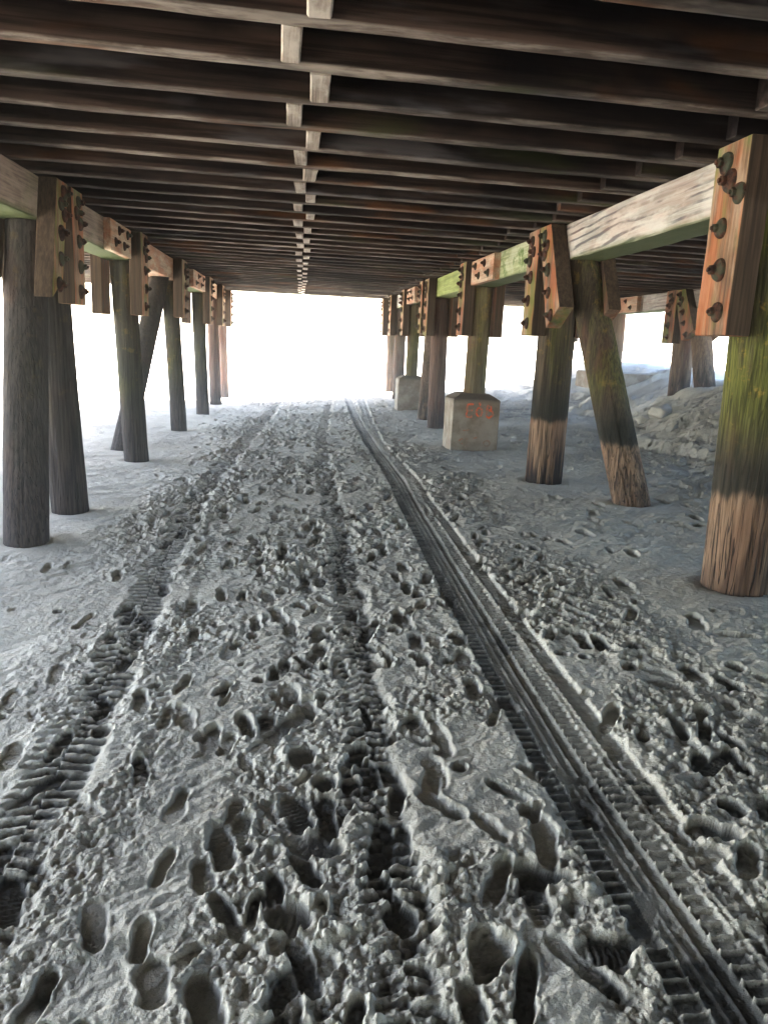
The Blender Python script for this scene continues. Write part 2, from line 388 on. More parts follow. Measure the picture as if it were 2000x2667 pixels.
def build_sand():
    NR, NC = 1500, 1060
    Y = np.geomspace(.62, 25.0, NR)
    u = np.linspace(0, 1, NC)
    xl = -.48 * Y - .62; xr = .66 * Y + .75
    X = xl[:, None] + (xr - xl)[:, None] * u[None, :]
    YY = np.repeat(Y[:, None], NC, 1)
    # keep columns of rows organic
    H = ground(X, YY); G0 = H.copy()
    Yc = Y[:, None]
    fade = 1 - sstep(YY, 16, 25) * .5
    # ---------------- churn masks
    wob = .22 * fbm(X * 1.7, YY * .9, 3, 1)
    Xw = X + wob
    cen = sstep(Xw, -1.45, -.95) * (1 - sstep(Xw, 1.35, 1.75))
    near = 1 - sstep(YY, 2.3, 3.4)
    C = cen * (.55 + .6 * sstep(fbm(X * 1.6 + 3, YY * 1.1, 3, 2), -.25, .35))
    C = np.maximum(C, near * sstep(Xw, -1.6, -.9) * (1 - .9 * sstep(Xw, 1.5, 1.9)) * .95)
    C = np.maximum(C, .85 * sstep(Xw, 2.6, 3.1) * sstep(YY, 3.2, 4.8))
    C = np.maximum(C, .5 * sstep(Xw, 1.5, 1.9) * sstep(fbm(X * 1.3 + 7, YY * 1.3, 3, 1), .0, .3))
    C = np.maximum(C, .6 * sstep(Xw, 1.3, 1.7) * sstep(YY, 7, 9))
    C = np.maximum(C, .55 * sstep(Xw, 2.3, 2.7) * sstep(YY, 4.9, 5.8))
    # smooth islands between the wheel tracks
    isl = np.exp(-((X + .33 + .05 * np.sin(YY * 2)) / .13) ** 2) * sstep(fbm(X * 1.2, YY * .8 + 4, 2, 5), -.25, .1)
    isl2 = np.exp(-((X - .56) / .09) ** 2) * sstep(fbm(X * 1.2 + 9, YY * .9, 2, 6), -.15, .2)
    pat = sstep(fbm(X * 2.3 + 40, YY * 1.5, 3, 6), .2, .38) * .75
    C = C * (1 - np.maximum(.8 * np.maximum(isl, isl2), pat))
    C = np.clip(C, 0.03, 1.1)
    # ---------------- scuffs and bowls
    wx = X + .05 * fbm(X * 7, YY * 7, 3, 2); wy = YY + .05 * fbm(X * 7 + 31, YY * 7, 3, 4)
    f1, _ = worley(wx * 6.0, wy * 4.6, 1)
    f2, id2 = worley(wx * 13.0 + 7, wy * 10.5, 3)
    f3, id3 = worley(wx * 30.0, wy * 27.0 + 5, 5)
    sat = lambda f: .5 * (1 - np.exp(-f / .28))
    bowls = .010 * (sat(f1) - .25) * (1 + 1.5 * sstep(YY, 3, 6)) + .026 * (sat(f2) - .22) * (.4 + id2) + .018 * (sat(f3) - .2) * (.3 + 1.2 * id3)
    H = H + C * bowls * (.8 + .75 * sstep(YY, 2.5, 5)) * (1 - .15 * sstep(X, 2.2, 3.2))
    H = H + C * (.015 * fbm(X * 3.5, YY * 3.5, 4, 2) + .011 * fbm(X * 14, YY * 14, 4, 6, .62) + .0035 * fbm(X * 48, YY * 48, 3, 1, .7))
    # clods: small rounded crumbs thrown up
    f4, id4 = worley(X * 38 + 3, YY * 36, 2)
    clod = np.sqrt(np.clip(.16 - f4, 0, 1)) * (id4 > .62) * (.5 + id4)
    H = H + np.clip(C - .3, 0, 1) * .022 * clod
    f5, id5 = worley(X * 17 + 3, YY * 16, 4)
    clod2 = np.sqrt(np.clip(.12 - f5, 0, 1)) * (id5 > .8)
    H = H + np.clip(C - .45, 0, 1) * .04 * clod2 * (X < 2.6)
    # smooth areas: wind scales, diagonal
    S = 1 - np.clip(C, 0, 1)
    a = .5
    xa = X * np.cos(a) + YY * np.sin(a); ya = -X * np.sin(a) + YY * np.cos(a)
    fade_s = .55 + .45 * sstep(fbm(X * .8, YY * .8, 2, 7), -.3, .3)
    H = H + S * fade_s * (.016 * fbm(xa * 2.2, ya * 5.5, 4, 3) + .016 * np.abs(fbm(xa * 4, ya * 11, 4, 5)) + .006 * fbm(X * 17, YY * 17, 4, 2, .65))
    # right far rough slope gets bigger lumps
    rr = sstep(X, 2.9, 3.6) * sstep(YY, 4, 6)
    f6, _ = worley(wx * 2.6, wy * 2.1, 6)
    H = H + rr * (.0 * f6 + .045 * fbm(X * 3, YY * 3, 4, 1))

    # ---------------- footprints
    R = random.Random(4)
    FP = np.zeros_like(H)
    def stamp(cx, cy, ang, Lg, Wd, dep, kind=0, rim=1., keep=.4):
        Lg *= .72; Wd *= .66; dep *= .66
        rad = Lg * .95 + .05
        i0, i1 = np.searchsorted(Y, [cy - rad, cy + rad])
        if i1 - i0 < 2: return
        xlm, xrm = xl[(i0 + i1) // 2 if i1 < NR else NR - 1], xr[(i0 + i1) // 2 if i1 < NR else NR - 1]
        j0 = int(max(0, ((cx - rad * 1.4) - xlm) / (xrm - xlm) * NC - 4)); j1 = int(min(NC, ((cx + rad * 1.4) - xlm) / (xrm - xlm) * NC + 4))
        if j1 - j0 < 2: return
        sx = X[i0:i1, j0:j1] - cx; sy = YY[i0:i1, j0:j1] - cy
        c, s_ = math.cos(ang), math.sin(ang)
        t_ = sx * c + sy * s_; s = -sx * s_ + sy * c      # s along the foot
        nz = fbm(X[i0:i1, j0:j1] * 11 + cx * 7, YY[i0:i1, j0:j1] * 11, 3, 3) * .34
        if kind == 0:      # shoe: sole + heel lobes
            w = Wd * .5 * (1 - .22 * np.exp(-((s + Lg * .12) / (Lg * .12)) ** 2))
            q = np.sqrt((t_ / (w + 1e-6)) ** 2 + np.abs(s / (Lg * .5)) ** 3.2) + nz
            dd = dep * (.8 + .35 * sstep(-s, -Lg * .1, Lg * .35) + .1 * np.cos(s / Lg * 9))
        elif kind == 1:    # round heel hole
            q = np.sqrt((t_ / (Wd * .5)) ** 2 + (s / (Wd * .62)) ** 2) + nz
            dd = dep * (1.15 - .25 * q)
        else:              # bare foot: sole with toes
            w = Wd * .5 * (.72 + .35 * sstep(s, -Lg * .2, Lg * .3))
            q = np.sqrt((t_ / w) ** 2 + np.abs(s / (Lg * .5)) ** 2.5) + nz
            dd = dep * (.9 + .2 * np.cos(s / Lg * 8))
        sub = H[i0:i1, j0:j1]
        base = ground(np.array([cx]), np.array([cy]))[0] - .004
        inside = 1 - sstep(q, .86, 1.1)
        tilt = .15 * s * R.uniform(-.5, .5)
        floor = base - dd + tilt
        if Wd > .06 and cy < 4 and R.random() < .4:
            floor = floor + .0025 * np.sign(np.sin(s * 2 * math.pi / .017 + 3 * np.cos(t_ * 30))) * (1 - sstep(q, .6, .85))
        new = sub * (1 - inside) + (floor + (sub - base) * keep * .5) * inside
        rimv = np.exp(-((q - 1.24) / .2) ** 2) * dep * .2 * rim * (1 + 1.5 * nz)
        H[i0:i1, j0:j1] = new + rimv
        FP[i0:i1, j0:j1] = np.maximum(FP[i0:i1, j0:j1] * (1 - inside), inside * (1 - keep))
    cnt = 0
    # trampled lane
    for tr in range(12):       # walking lines
        lane = R.choice([-.35, -.05, .15, .5, 1.15, 1.3, 1.5, -.95]); y = R.uniform(1.2, 2.2); x = lane + R.gauss(0, .08); a0 = R.gauss(0, .07)
        sl = R.uniform(.5, .7); back = math.pi if R.random() < .5 else 0; L0 = R.uniform(.24, .31); W0 = R.uniform(.09, .115); n_ = 0
        while y < 17:
            side = -1 if n_ % 2 else 1
            stamp(x + side * .09, y, a0 + back - side * .12 + R.gauss(0, .06), L0, W0, R.uniform(.014, .024), 0, R.uniform(.5, 1.1), R.uniform(.3, .7))
            y += sl * R.uniform(.9, 1.1); x -= math.tan(a0) * sl; n_ += 1
    for i in range(760):
        y = .9 * (20 / .9) ** R.random() if R.random() < .7 else R.uniform(2, 14)
        lane = R.choice([-.15, .05, .2, .45, .6, 1.15, 1.25, 1.4, -.4, -1.0, 1.05])
        x = lane + R.gauss(0, .2)
        ang = R.gauss(.0, .35) + (math.pi if R.random() < .5 else 0)
        k = R.random()
        if k < .55: stamp(x, y, ang, R.uniform(.16, .28), R.uniform(.06, .10), R.uniform(.014, .032), 0, R.uniform(.5, 1.2), R.uniform(.4, .9))
        else: stamp(x, y, ang, .12, R.uniform(.045, .09), R.uniform(.015, .036), 1, R.uniform(.4, 1.2), R.uniform(.3, .8))
    for i in range(260):
        y = R.uniform(4.2, 14); x = R.uniform(2.4, 5.4)
        stamp(x, y, R.uniform(-1.5, 1.5), R.uniform(.18, .3), R.uniform(.09, .14), R.uniform(.02, .036), R.choice([0, 1]), .9, .6)
    for i in range(110):
        y = R.uniform(2, 9); x = R.uniform(1.4, 3.0)
        if abs(x - 2.13) < .3 and y < 4: continue
        stamp(x, y, R.gauss(.4, .6), R.uniform(.15, .27), R.uniform(.06, .1), R.uniform(.005, .014), R.choice([0, 0, 1]), .8, .8)
    for i in range(40):
        y = R.uniform(2.2, 10); x = R.uniform(-1.7, -1.0) - .1 * y * R.random()
        stamp(x, y, R.gauss(.3, .6), R.uniform(.12, .22), R.uniform(.04, .07), R.uniform(.004, .012), R.choice([0, 1, 1]), .8, .8)

    # ---------------- wheel tracks
    def lug_track(tab, half, depth, per, shape, degrade):
        cx = np.interp(Yc, *tab) + .012 * fbm(Yc * 1.3, Yc * 0 + 2.2, 2, 1)
        d = X - cx; ad = np.abs(d) + half * .45 * fbm(X * 9, YY * 9, 3, 6)
        m = 1 - sstep(ad, half * .7, half * 1.35)
        ph = YY / per + np.sign(d) * .25 + ad * shape + .28 * fbm(X * 6, YY * 6, 3, 4)
        lug = sstep(np.sin(2 * math.pi * ph), -.35, .25)
        dg = .45 + .55 * sstep(fbm(X * 5, YY * 3, 3, 3), -degrade, .3)
        floor = ground(cx, Yc) - depth * .35
        tgt = floor - lug * depth * 1.25 * dg * (1 - sstep(ad, half * .8, half)) + .75 * (H - G0)
        mm = m * (.86 + .14 * sstep(fbm(X * 3 + 8, YY * 1.6, 3, 7), -.35, .1))
        Hn = H * (1 - mm) + (tgt + .006 * fbm(X * 16, YY * 16, 3, 3)) * mm
        rim = np.exp(-((ad - half * 1.3) / (half * .3)) ** 2) * depth * .45 * np.clip(.05 + 1.4 * fbm(X * 5, YY * 5, 3, 2), -.3, .8)
        return Hn + rim * fade
    H = lug_track(LX, .105, .014, .052, 3.0, .35)
    H = lug_track(MX, .080, .0125, .050, 4.0, .35)
    # small inner rut beside the left track
    cx = np.interp(Yc, *LX) + .27
    H = H - .010 * np.exp(-((X - cx) / .035) ** 2) * sstep(np.sin(YY / .045 * 2 * math.pi), -.6, .4) * sstep(YY, 1.5, 3)
    # second fainter track right of the ribbed one
    cx = np.interp(Yc, *SX); d = X - cx; ad = np.abs(d)
    m = (1 - sstep(ad, .062, .072)) * .9
    g = ground(cx, Yc) - .006
    rd = sstep(np.abs(((YY / .045 + d * 2) % 1) - .5), .36, .46)
    tgt = g - .004 + .0065 * rd + .006 * np.exp(-(d / .006) ** 2) + .15 * (H - G0)
    H = H * (1 - m) + tgt * m
    H = H + .004 * np.exp(-((d - .088) / .02) ** 2) * (.6 + .8 * fbm(X * 14, YY * 9, 3, 3))
    # the crisp ribbed track
    cx = np.interp(Yc, *RX); d = X - cx; ad = np.abs(d); d0 = d
    m = 1 - sstep(ad, .100, .108)
    g0 = ground(cx, Yc)
    per = .041
    thin = lambda v, w: np.exp(-(v / w) ** 2)
    tri = np.abs(((YY / per) % 1) - .5)
    rungL = sstep(tri, .34, .45)
    tri2 = np.abs(((YY / per + .4 + d * 3) % 1) - .5)
    rungR = sstep(tri2, .34, .45)
    fl = g0 - .007
    left = (d < -.046); right = (d > .052)
    prof = fl - .010 + 0 * d
    prof = np.where(left, fl - .010 + .011 * rungL, prof)
    prof = np.where(right, fl - .002 + .012 * rungR + (d - .052) * .12, prof)
    for r0, hh, ww in ((-.046, .006, .0042), (-.014, .0045, .004), (.018, .005, .004), (.052, .005, .0045)):
        prof = prof + hh * thin(d - r0, ww)
    prof = prof + .0025 * fbm(X * 40, YY * 40, 3, 2) + .12 * (H - G0)
    H = H * (1 - m) + prof * m
    H = H + .004 * thin(d + .130, .026) * (.6 + .9 * fbm(X * 12, YY * 8, 3, 5)) * (1 - m)
    # prints made on top of the ribbed track
    for (x, y, a, L_, W_, dp, kd) in [(.80, 1.80, .1, .2, .10, .030, 0), (.79, 1.42, -.55, .26, .09, .006, 0), (.757, 2.43, .1, .16, .11, .03, 0),
        (.70, 3.04, .1, .2, .11, .028, 0), (.82, 1.97, 1.3, .15, .07, .022, 0), (.68, 1.33, 1.5, .2, .12, .03, 0), (.74, 3.5, .1, .2, .1, .02, 0), (.79, 2.72, .2, .12, .09, .015, 0)]:
        stamp(x, y, a, L_, W_, dp * .8 + .006, kd, .4, .25)
    # big individual prints near the camera
    for (x, y, a, L_, W_, dp, kd) in [(-.70, 2.70, .2, .14, .10, .035, 1), (-.66, 2.56, .2, .15, .115, .035, 1), (.03, 2.27, 1.2, .17, .13, .06, 1), (-.02, 2.46, -.55, .30, .13, .03, 0),
        (.078, 1.785, 1.0, .22, .15, .03, 0), (.02, 1.96, .4, .28, .13, .03, 0), (-.18, 1.85, .25, .32, .12, .035, 0), (-.77, 2.21, -.5, .34, .11, .03, 0),
        (.0, 1.55, 1.25, .25, .15, .055, 1), (.608, 1.575, 1.2, .2, .12, .05, 2), (.413, 2.27, .7, .22, .08, .035, 0), (.433, 1.37, .2, .2, .13, .045, 1),
        (-.69, 1.73, .2, .3, .14, .05, 0), (1.083, 1.656, .9, .2, .12, .04, 0), (-.166, 1.34, .3, .24, .14, .04, 0), (-.278, 1.405, .2, .22, .12, .03, 0),
        (.344, 2.87, .8, .2, .1, .03, 0), (1.6, 4.36, .3, .18, .09, .018, 0), (1.6, 3.88, .5, .24, .09, .018, 0), (1.35, 3.42, .8, .26, .09, .02, 0),
        (1.39, 3.25, .9, .26, .09, .024, 0), (1.39, 2.99, .9, .24, .09, .022, 0), (1.344, 2.46, 1.1, .26, .09, .026, 0), (2.44, 4.75, 1.2, .26, .1, .018, 0),
        (1.97, 4.85, 1.1, .26, .1, .014, 0), (1.8, 2.83, 1.2, .3, .09, .02, 0), (1.87, 3.11, .8, .14, .07, .01, 1), (1.47, 2.2, .7, .24, .1, .024, 0),
        (1.18, 1.74, .8, .2, .12, .04, 1), (.418, 1.91, .6, .26, .1, .03, 0), (.10, 2.08, .2, .2, .12, .03, 1), (-.16, 2.5, .3, .26, .1, .03, 0),
        (-.44, 3.27, 1.2, .14, .06, .02, 1), (.53, 1.77, .4, .24, .09, .02, 0), (1.25, 1.95, -.9, .26, .1, .02, 0), (-.45, 1.6, .3, .26, .1, .02, 0), (.25, 1.5, .6, .22, .12, .04, 1)]:
        stamp(x, y, a, L_ * .92, W_ * .92, dp * .85, kd, 1.0, .25)
    # sand crumbs over everything churned
    FPm = 1 - .85 * np.clip(FP * 1.15, 0, 1)
    H = H + FPm * np.clip(C, 0, 1) * (1 - m) * (.006 * np.abs(fbm(X * 8 + 1, YY * 8, 4, 3, .6)) + .008 * (.3 - np.abs(fbm(X * 15 + 9, YY * 15, 3, 1))) * (C > .2))
    mt = np.clip(C, 0, 1) * (1 - .85 * m) * FPm
    H = H + mt * (.0065 * fbm(X * 23 + 3, YY * 23, 4, 5, .7) + .004 * np.abs(fbm(X * 60, YY * 60, 2, 2)))
    H = H + np.clip(C - .2, 0, 1) * .006 * np.sqrt(np.clip(.14 - f3, 0, 1)) * (id3 > .55)
    low = G0 - H
    # scour around the piles
    for (px, py, pr) in PILE_SCOUR:
        dd = np.sqrt((X - px) ** 2 + (YY - py) ** 2)
        g = ground(np.array([px]), np.array([py]))[0]
        w = 1 - sstep(dd, pr + .05, pr + .35)
        H = H * (1 - w * .7) + (g + .003 * fbm(X * 9, YY * 9, 3, 1)) * w * .7
        H = H - .008 * np.exp(-((dd - pr) / .03) ** 2) + .008 * vnoise(X * 9, YY * 9, 2) * np.exp(-((dd - pr - .09) / .05) ** 2)
    # dark attribute: shade painted into hollows and tracks, along with moist sand
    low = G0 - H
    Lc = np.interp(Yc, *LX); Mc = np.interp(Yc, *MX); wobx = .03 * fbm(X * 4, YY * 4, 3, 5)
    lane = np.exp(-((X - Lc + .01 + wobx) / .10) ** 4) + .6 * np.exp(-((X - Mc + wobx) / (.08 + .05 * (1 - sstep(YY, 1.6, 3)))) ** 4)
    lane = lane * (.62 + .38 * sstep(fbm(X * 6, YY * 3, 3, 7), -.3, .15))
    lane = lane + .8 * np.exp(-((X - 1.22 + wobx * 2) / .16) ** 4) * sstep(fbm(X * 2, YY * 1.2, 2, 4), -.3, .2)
    lane = np.clip(lane + (.55 + .45 * (1 - sstep(YY, 1.7, 3.8))) * np.clip(C, 0, 1) * sstep(fbm(X * 4.5, YY * 3.5, 3, 1), -.2, .25), 0, 1)  # hollow shade painted stronger near the camera
    dark_tone = np.clip(lane * (.1 + .9 * sstep(low, -.002, .016)) + .55 * sstep(low, .006, .025) + .15 * sstep(YY, 2.5, 4.5) * np.clip(C, 0, 1) * sstep(low, .0, .014), 0, 1) * (.92 - .35 * sstep(YY, 3.5, 8))
    dark_tone = dark_tone * (1 - .85 * sstep(-low, .002, .012))
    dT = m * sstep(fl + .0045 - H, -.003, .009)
    dark_tone = np.maximum(dark_tone, np.where(d0 < -.05, .85, np.where(d0 < .056, .3, .12)) * dT)  # shade painted on the ribbed track floor, deepest in its left channel
    dark_tone = np.clip(dark_tone + .0 * (np.abs(X - np.interp(Yc, *RX)) < .05) * (sstep(low, .02, .035)), 0, 1)

    co = np.empty((NR * NC, 3), np.float32)
    co[:, 0] = X.ravel(); co[:, 1] = YY.ravel(); co[:, 2] = H.ravel()
    idx = np.arange(NR * NC, dtype=np.int32).reshape(NR, NC)
    q = np.stack([idx[:-1, :-1], idx[:-1, 1:], idx[1:, 1:], idx[1:, :-1]], -1).reshape(-1)
    nf = len(q) // 4
    me = bpy.data.meshes.new('sand')
    me.vertices.add(NR * NC); me.vertices.foreach_set('co', co.ravel())
    me.loops.add(nf * 4); me.loops.foreach_set('vertex_index', q)
    me.polygons.add(nf); me.polygons.foreach_set('loop_start', np.arange(0, nf * 4, 4, dtype=np.int32))
    me.update(calc_edges=True)
    me.polygons.foreach_set('use_smooth', np.ones(nf, bool))
    at = me.attributes.new('dark_tone', 'FLOAT', 'POINT'); at.data.foreach_set('value', dark_tone.ravel().astype(np.float32))
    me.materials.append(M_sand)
    o = link(bpy.data.objects.new('sand', me))
    tag(o, kind='structure')
    return o

def build_beach():
    def axis(lo, hi, core_lo, core_hi, step):
        core = np.arange(core_lo, core_hi + 1e-6, step)
        up = core_hi + np.geomspace(step, hi - core_hi, 34); dn = core_lo - np.geomspace(step, core_lo - lo, 34)[::-1]
        return np.concatenate([dn, core, up])
    xs = axis(-600, 600, -14, 20, .2); ys = axis(-400, 900, -10, 34, .2)
    X, Y = np.meshgrid(xs, ys)
    Z = ground(X, Y) + .02 * fbm(X * 1.3, Y * 1.3, 4, 2) * sstep(np.abs(Y - 10), 0, 5) - .004
    ins = sstep(Y, .62, .95) * (1 - sstep(Y, 24.2, 24.9)) * sstep(X - (-.48 * Y - .62), .05, .35) * sstep((.66 * Y + .75) - X, .05, .35)
    Z = Z - .22 * ins
    Z = Z * np.where(np.hypot(X, Y) > 60, .3, 1)
    n, m = X.shape
    idx = np.arange(n * m).reshape(n, m)
    co = np.stack([X, Y, Z], -1).reshape(-1, 3).astype(np.float32)
    q = np.stack([idx[:-1, :-1], idx[:-1, 1:], idx[1:, 1:], idx[1:, :-1]], -1).reshape(-1).astype(np.int32)
    nf = len(q) // 4
    me = bpy.data.meshes.new('beach')
    me.vertices.add(n * m); me.vertices.foreach_set('co', co.ravel())
    me.loops.add(nf * 4); me.loops.foreach_set('vertex_index', q)
    me.polygons.add(nf); me.polygons.foreach_set('loop_start', np.arange(0, nf * 4, 4, dtype=np.int32))
    me.update(calc_edges=True); me.polygons.foreach_set('use_smooth', np.ones(nf, bool))
    me.materials.append(M_beach)
    tag(link(bpy.data.objects.new('beach', me)), kind='structure')

# ------------------------------------------------------------------ the boardwalk
ZJ = 2.406; JH = .25; JW = .075; SK = .06; SP = .4063; Y0 = 2.604
XL, XR = -5.0, 7.2
deck = empty('boardwalk_deck', (0, 8, ZJ))
tag(deck, 'dark timber boardwalk deck overhead with rows of joists seen from below', 'boardwalk')
ang = math.atan(SK)
for k in range(-9, 39):
    yk = Y0 + SP * k - JW / 2
    # centre bay joist
    xa = XL; xb = 2.45 + rng.uniform(-.1, .1)
    vs, fs = timber((xb - xa) / math.cos(ang), JW, JH, seed=100 + k, rough=.0022, seg=40)
    mesh_obj('joist', vs, fs, M_joist, deck, (xa, yk + SK * xa - 8, 0), (0, 0, ang))
    # right bay joist lapped on the near side
    xa = 1.78 + rng.uniform(-.1, .07); xb = XR
    vs, fs = timber((xb - xa) / math.cos(ang), JW, JH - .004, seed=300 + k, rough=.002, seg=30)
    mesh_obj('joist', vs, fs, M_joist, deck, (xa, yk - JW - .006 + SK * xa - 8, .002), (0, 0, ang))
    # blocking on the centre line
    if -6 <= k < 38:
        xc = (.045 if k % 2 else -.035) + rng.uniform(-.012, .012)
        if k == 4: xc += .02
        w = rng.uniform(.062, .078)
        L = SP - JW - .004
        vs, fs = timber(L, w, JH - rng.uniform(.01, .03), seed=500 + k, rough=.002, seg=5)
        b = mesh_obj('blocking', vs, fs, M_block, deck, (xc, yk + JW / 2 + SK * xc - 8 + .002, rng.uniform(-.006, .004)), (0, 0, math.pi / 2 + rng.uniform(-.03, .03)))
# planks
bmv, bmf = [], []
x = XL; i = 0
while x < XR:
    w = .138; z0 = JH + .003 + rng.uniform(0, .004)
    b = len(bmv)
    for (xx, zz) in ((x, z0), (x + w, z0), (x + w, z0 + .045), (x, z0 + .045)):
        bmv.append((xx, -24, zz)); bmv.append((xx, 10.15, zz))
    for (p, q) in ((0, 1), (1, 2), (2, 3), (3, 0)):
        bmf.append((b + 2 * p, b + 2 * p + 1, b + 2 * q + 1, b + 2 * q))
    bmf.append((b, b + 2, b + 4, b + 6)); bmf.append((b + 7, b + 5, b + 3, b + 1))
    x += w + .0005; i += 1
for (xa, xb) in ((-15.0, XL - .06), (XR + .06, 16.0)):  # unseen side decks behind the camera, added to keep light off the foreground
    b = len(bmv)
    for zz in (JH + .003, JH + .048):
        for (xx, yy) in ((xa, -24), (xb, -24), (xb, -8.6), (xa, -8.6)): bmv.append((xx, yy, zz))
    bmf += [(b, b + 3, b + 2, b + 1), (b + 4, b + 5, b + 6, b + 7)] + [(b + i, b + (i + 1) % 4, b + 4 + (i + 1) % 4, b + 4 + i) for i in range(4)]
mesh_obj('decking', bmv, bmf, M_deck, deck)
# fascia boards around the edges
for (xa, ya, L, az) in ((XL - .03, -16, 34.1, math.pi / 2), (XR + .03, -16, 34.4, math.pi / 2)):
    vs, fs = timber(L, .045, JH + .05, seed=int(900 + xa), rough=.003, seg=60)
    mesh_obj('fascia', vs, fs, M_joist, deck, (xa, ya - 8, .0), (0, 0, az))
L = (XR - XL) / math.cos(ang)
vs, fs = timber(L, .045, JH + .05, seed=931, rough=.003, seg=60)
mesh_obj('fascia', vs, fs, M_beam_brown, deck, (XL, Y0 + SP * 38 + .03 + SK * XL - 8, -.01), (0, 0, ang))

# ------------------------------------------------------------------ bolts
def bolt_mesh(wr=.046, hr=.021):
    vs, fs = [], []
    R = random.Random(3)
    def ringstack(n, rings, wobble=0, off=(0, 0)):
        b = len(vs)
        for (x, r) in rings:
            for i in range(n):
                a = 2 * math.pi * i / n
                rr = r * (1 + (wobble * math.sin(3 * a + 1) if wobble else 0))
                vs.append((x, rr * math.cos(a) + off[0], rr * math.sin(a) + off[1]))
        for k in range(len(rings) - 1):
            for i in range(n):
                j = (i + 1) % n
                fs.append((b + k * n + i, b + k * n + j, b + (k + 1) * n + j, b + (k + 1) * n + i))
        fs.append(tuple(b + (len(rings) - 1) * n + i for i in range(n)))
    ringstack(20, [(0, wr), (.006, wr * 1.02), (.014, wr * .93), (.020, wr * .66), (.026, wr * .45)], .05)
    ringstack(6, [(.02, hr), (.042, hr), (.046, hr * .8)])
    ringstack(8, [(.04, .010), (.054, .010), (.056, .007)])
    return vs, fs
bv, bf = bolt_mesh()
_bm = bpy.data.meshes.new('bolt'); _bm.from_pydata(bv, [], bf); _bm.update(); _bm.materials.append(M_rust)
def bolt(parent, loc, face):
    """loc in parent space, face = +1/-1 along x"""
    o = bpy.data.objects.new('bolt', _bm)
    o.location = loc; o.rotation_euler = (rng.uniform(0, 1), 0, 0 if face > 0 else math.pi)
    s = rng.uniform(.9, 1.1); o.scale = (s, s, s)
    return link(o, parent)

def board(parent, base, x, yc, z0, z1, w, th, face, lean=0., mat=None, nb=6, cut=0., label=None, bolts=None):
    """vertical clamp board in world coordinates: x = inner face plane, grows towards face. lean = y shift of the top"""
    mat = mat or M_board
    r = random.Random(int(1000 * (x + yc * 3 + z0)))
    vs = []; n = 8
    xs = (x, x + face * th)
    # profile across y with slight bevel; rows in z
    for i in range(n + 1):
        t = i / n
        for (xx, s) in ((xs[0], -1), (xs[1], -1), (xs[1], 1), (xs[0], 1)):
            zl = z0 + (cut * (.5 + .5 * s) if cut > 0 else (-cut) * (.5 - .5 * s))
            zz = zl + (z1 - zl) * t
            bev = .004
            jx = r.uniform(-.002, .002) if xx == xs[1] else 0
            vs.append((xx + jx, yc + s * w / 2 + lean * t + r.uniform(-.002, .002), zz))
    o3 = Vector(base)
    vs = [tuple(Vector(v) - o3) for v in vs]
    fs = []
    for i in range(n):
        for k in range(4):
            a = i * 4 + k; c = i * 4 + (k + 1) % 4
            fs.append((a, c, c + 4, a + 4))
    fs.append((3, 2, 1, 0)); fs.append(tuple(n * 4 + k for k in range(4)))
    if face < 0: fs = [tuple(reversed(f)) for f in fs]
    # give mesh its own local coords so grain differs per board
    cx = Vector((x - o3.x, yc - o3.y, z0 - o3.z))
    vs = [tuple(Vector(v) - cx) for v in vs]
    b = mesh_obj('clamp_board', vs, fs, mat, parent, tuple(cx))
    if label: b['label'] = label
    md = b.modifiers.new('bevel', 'BEVEL'); md.width = .006; md.segments = 2
    pts = bolts if bolts is not None else [(.02, .90), (-.03, .80), (.05, .72), (.0, .56), (.02, .34), (.0, .12)][:nb]
    for (dy, tz) in pts:
        z = (z1 - z0) * tz
        bolt(b, (face * (th - .001), dy + lean * tz, z), face)
    return b

# ------------------------------------------------------------------ piles
def shaft(parent, top, r, zdown=-.35, seed=0, cracks=1.0, mat=None):
    """parent at the pile's foot, top = vector relative to the foot"""
    R = random.Random(seed)
    n, m = 96, 56
    vs, fs = [], []
    cr = [(R.uniform(0, 6.283), R.uniform(.012, .03), R.uniform(.006, .014) * cracks, R.uniform(.15, 1.4)) for _ in range(16)]
    lob = [(k, R.uniform(0, 6.28), R.uniform(.004, .012) / k ** .3) for k in (2, 3, 5, 8)]
    H = top[2]
    for j in range(m + 1):
        z = zdown + (H - zdown) * j / m
        t = z / H
        cxx, cyy = top[0] * t + .003 * math.sin(z * 2.2 + seed), top[1] * t + .003 * math.cos(z * 1.7 + seed)
        for i in range(n):
            a = 2 * math.pi * i / n
            rr = r * (1.03 - .06 * t) + .6 * r * sum(am * math.cos(k * a + p + z * .5) for k, p, am in lob) * 1.2
            rr += .0016 * math.sin(a * 31 + 3 * math.sin(z * 3)) + R.uniform(-.0006, .0006)
            for (ca, cw, cd, ch) in cr:
                if z < ch:
                    d = abs((a - ca - .03 * math.sin(z * 5 + ca) + math.pi) % (2 * math.pi) - math.pi)
                    if d < cw * 3: rr -= cd * math.exp(-(d / cw) ** 2) * min(1, (ch - max(z, 0)) / ch * 1.6)
            # knots
            vs.append((cxx + rr * math.cos(a), cyy + rr * math.sin(a), z))
    for j in range(m):
        for i in range(n):
            k = (i + 1) % n
            fs.append((j * n + i, j * n + k, (j + 1) * n + k, (j + 1) * n + i))
    fs.append(tuple(m * n + i for i in range(n)))
    return mesh_obj('shaft', vs, fs, mat, parent, smooth=True)

PILE_SCOUR = []
ZB = 2.139
def G(x, y): return float(ground(np.array([x]), np.array([y]))[0])

def pile(name, label, cat, group, base, top, r, mat, seed, cracks=1., scour=True):
    z = G(*base)
    e = empty(name, (base[0], base[1], z))
    tag(e, label, cat, group)
    shaft(e, (top[0] - base[0], top[1] - base[1], ZB - .002 - z), r, seed=seed, cracks=cracks, mat=mat)
    if scour: PILE_SCOUR.append((base[0], base[1], r))
    return e, (base[0], base[1], z)

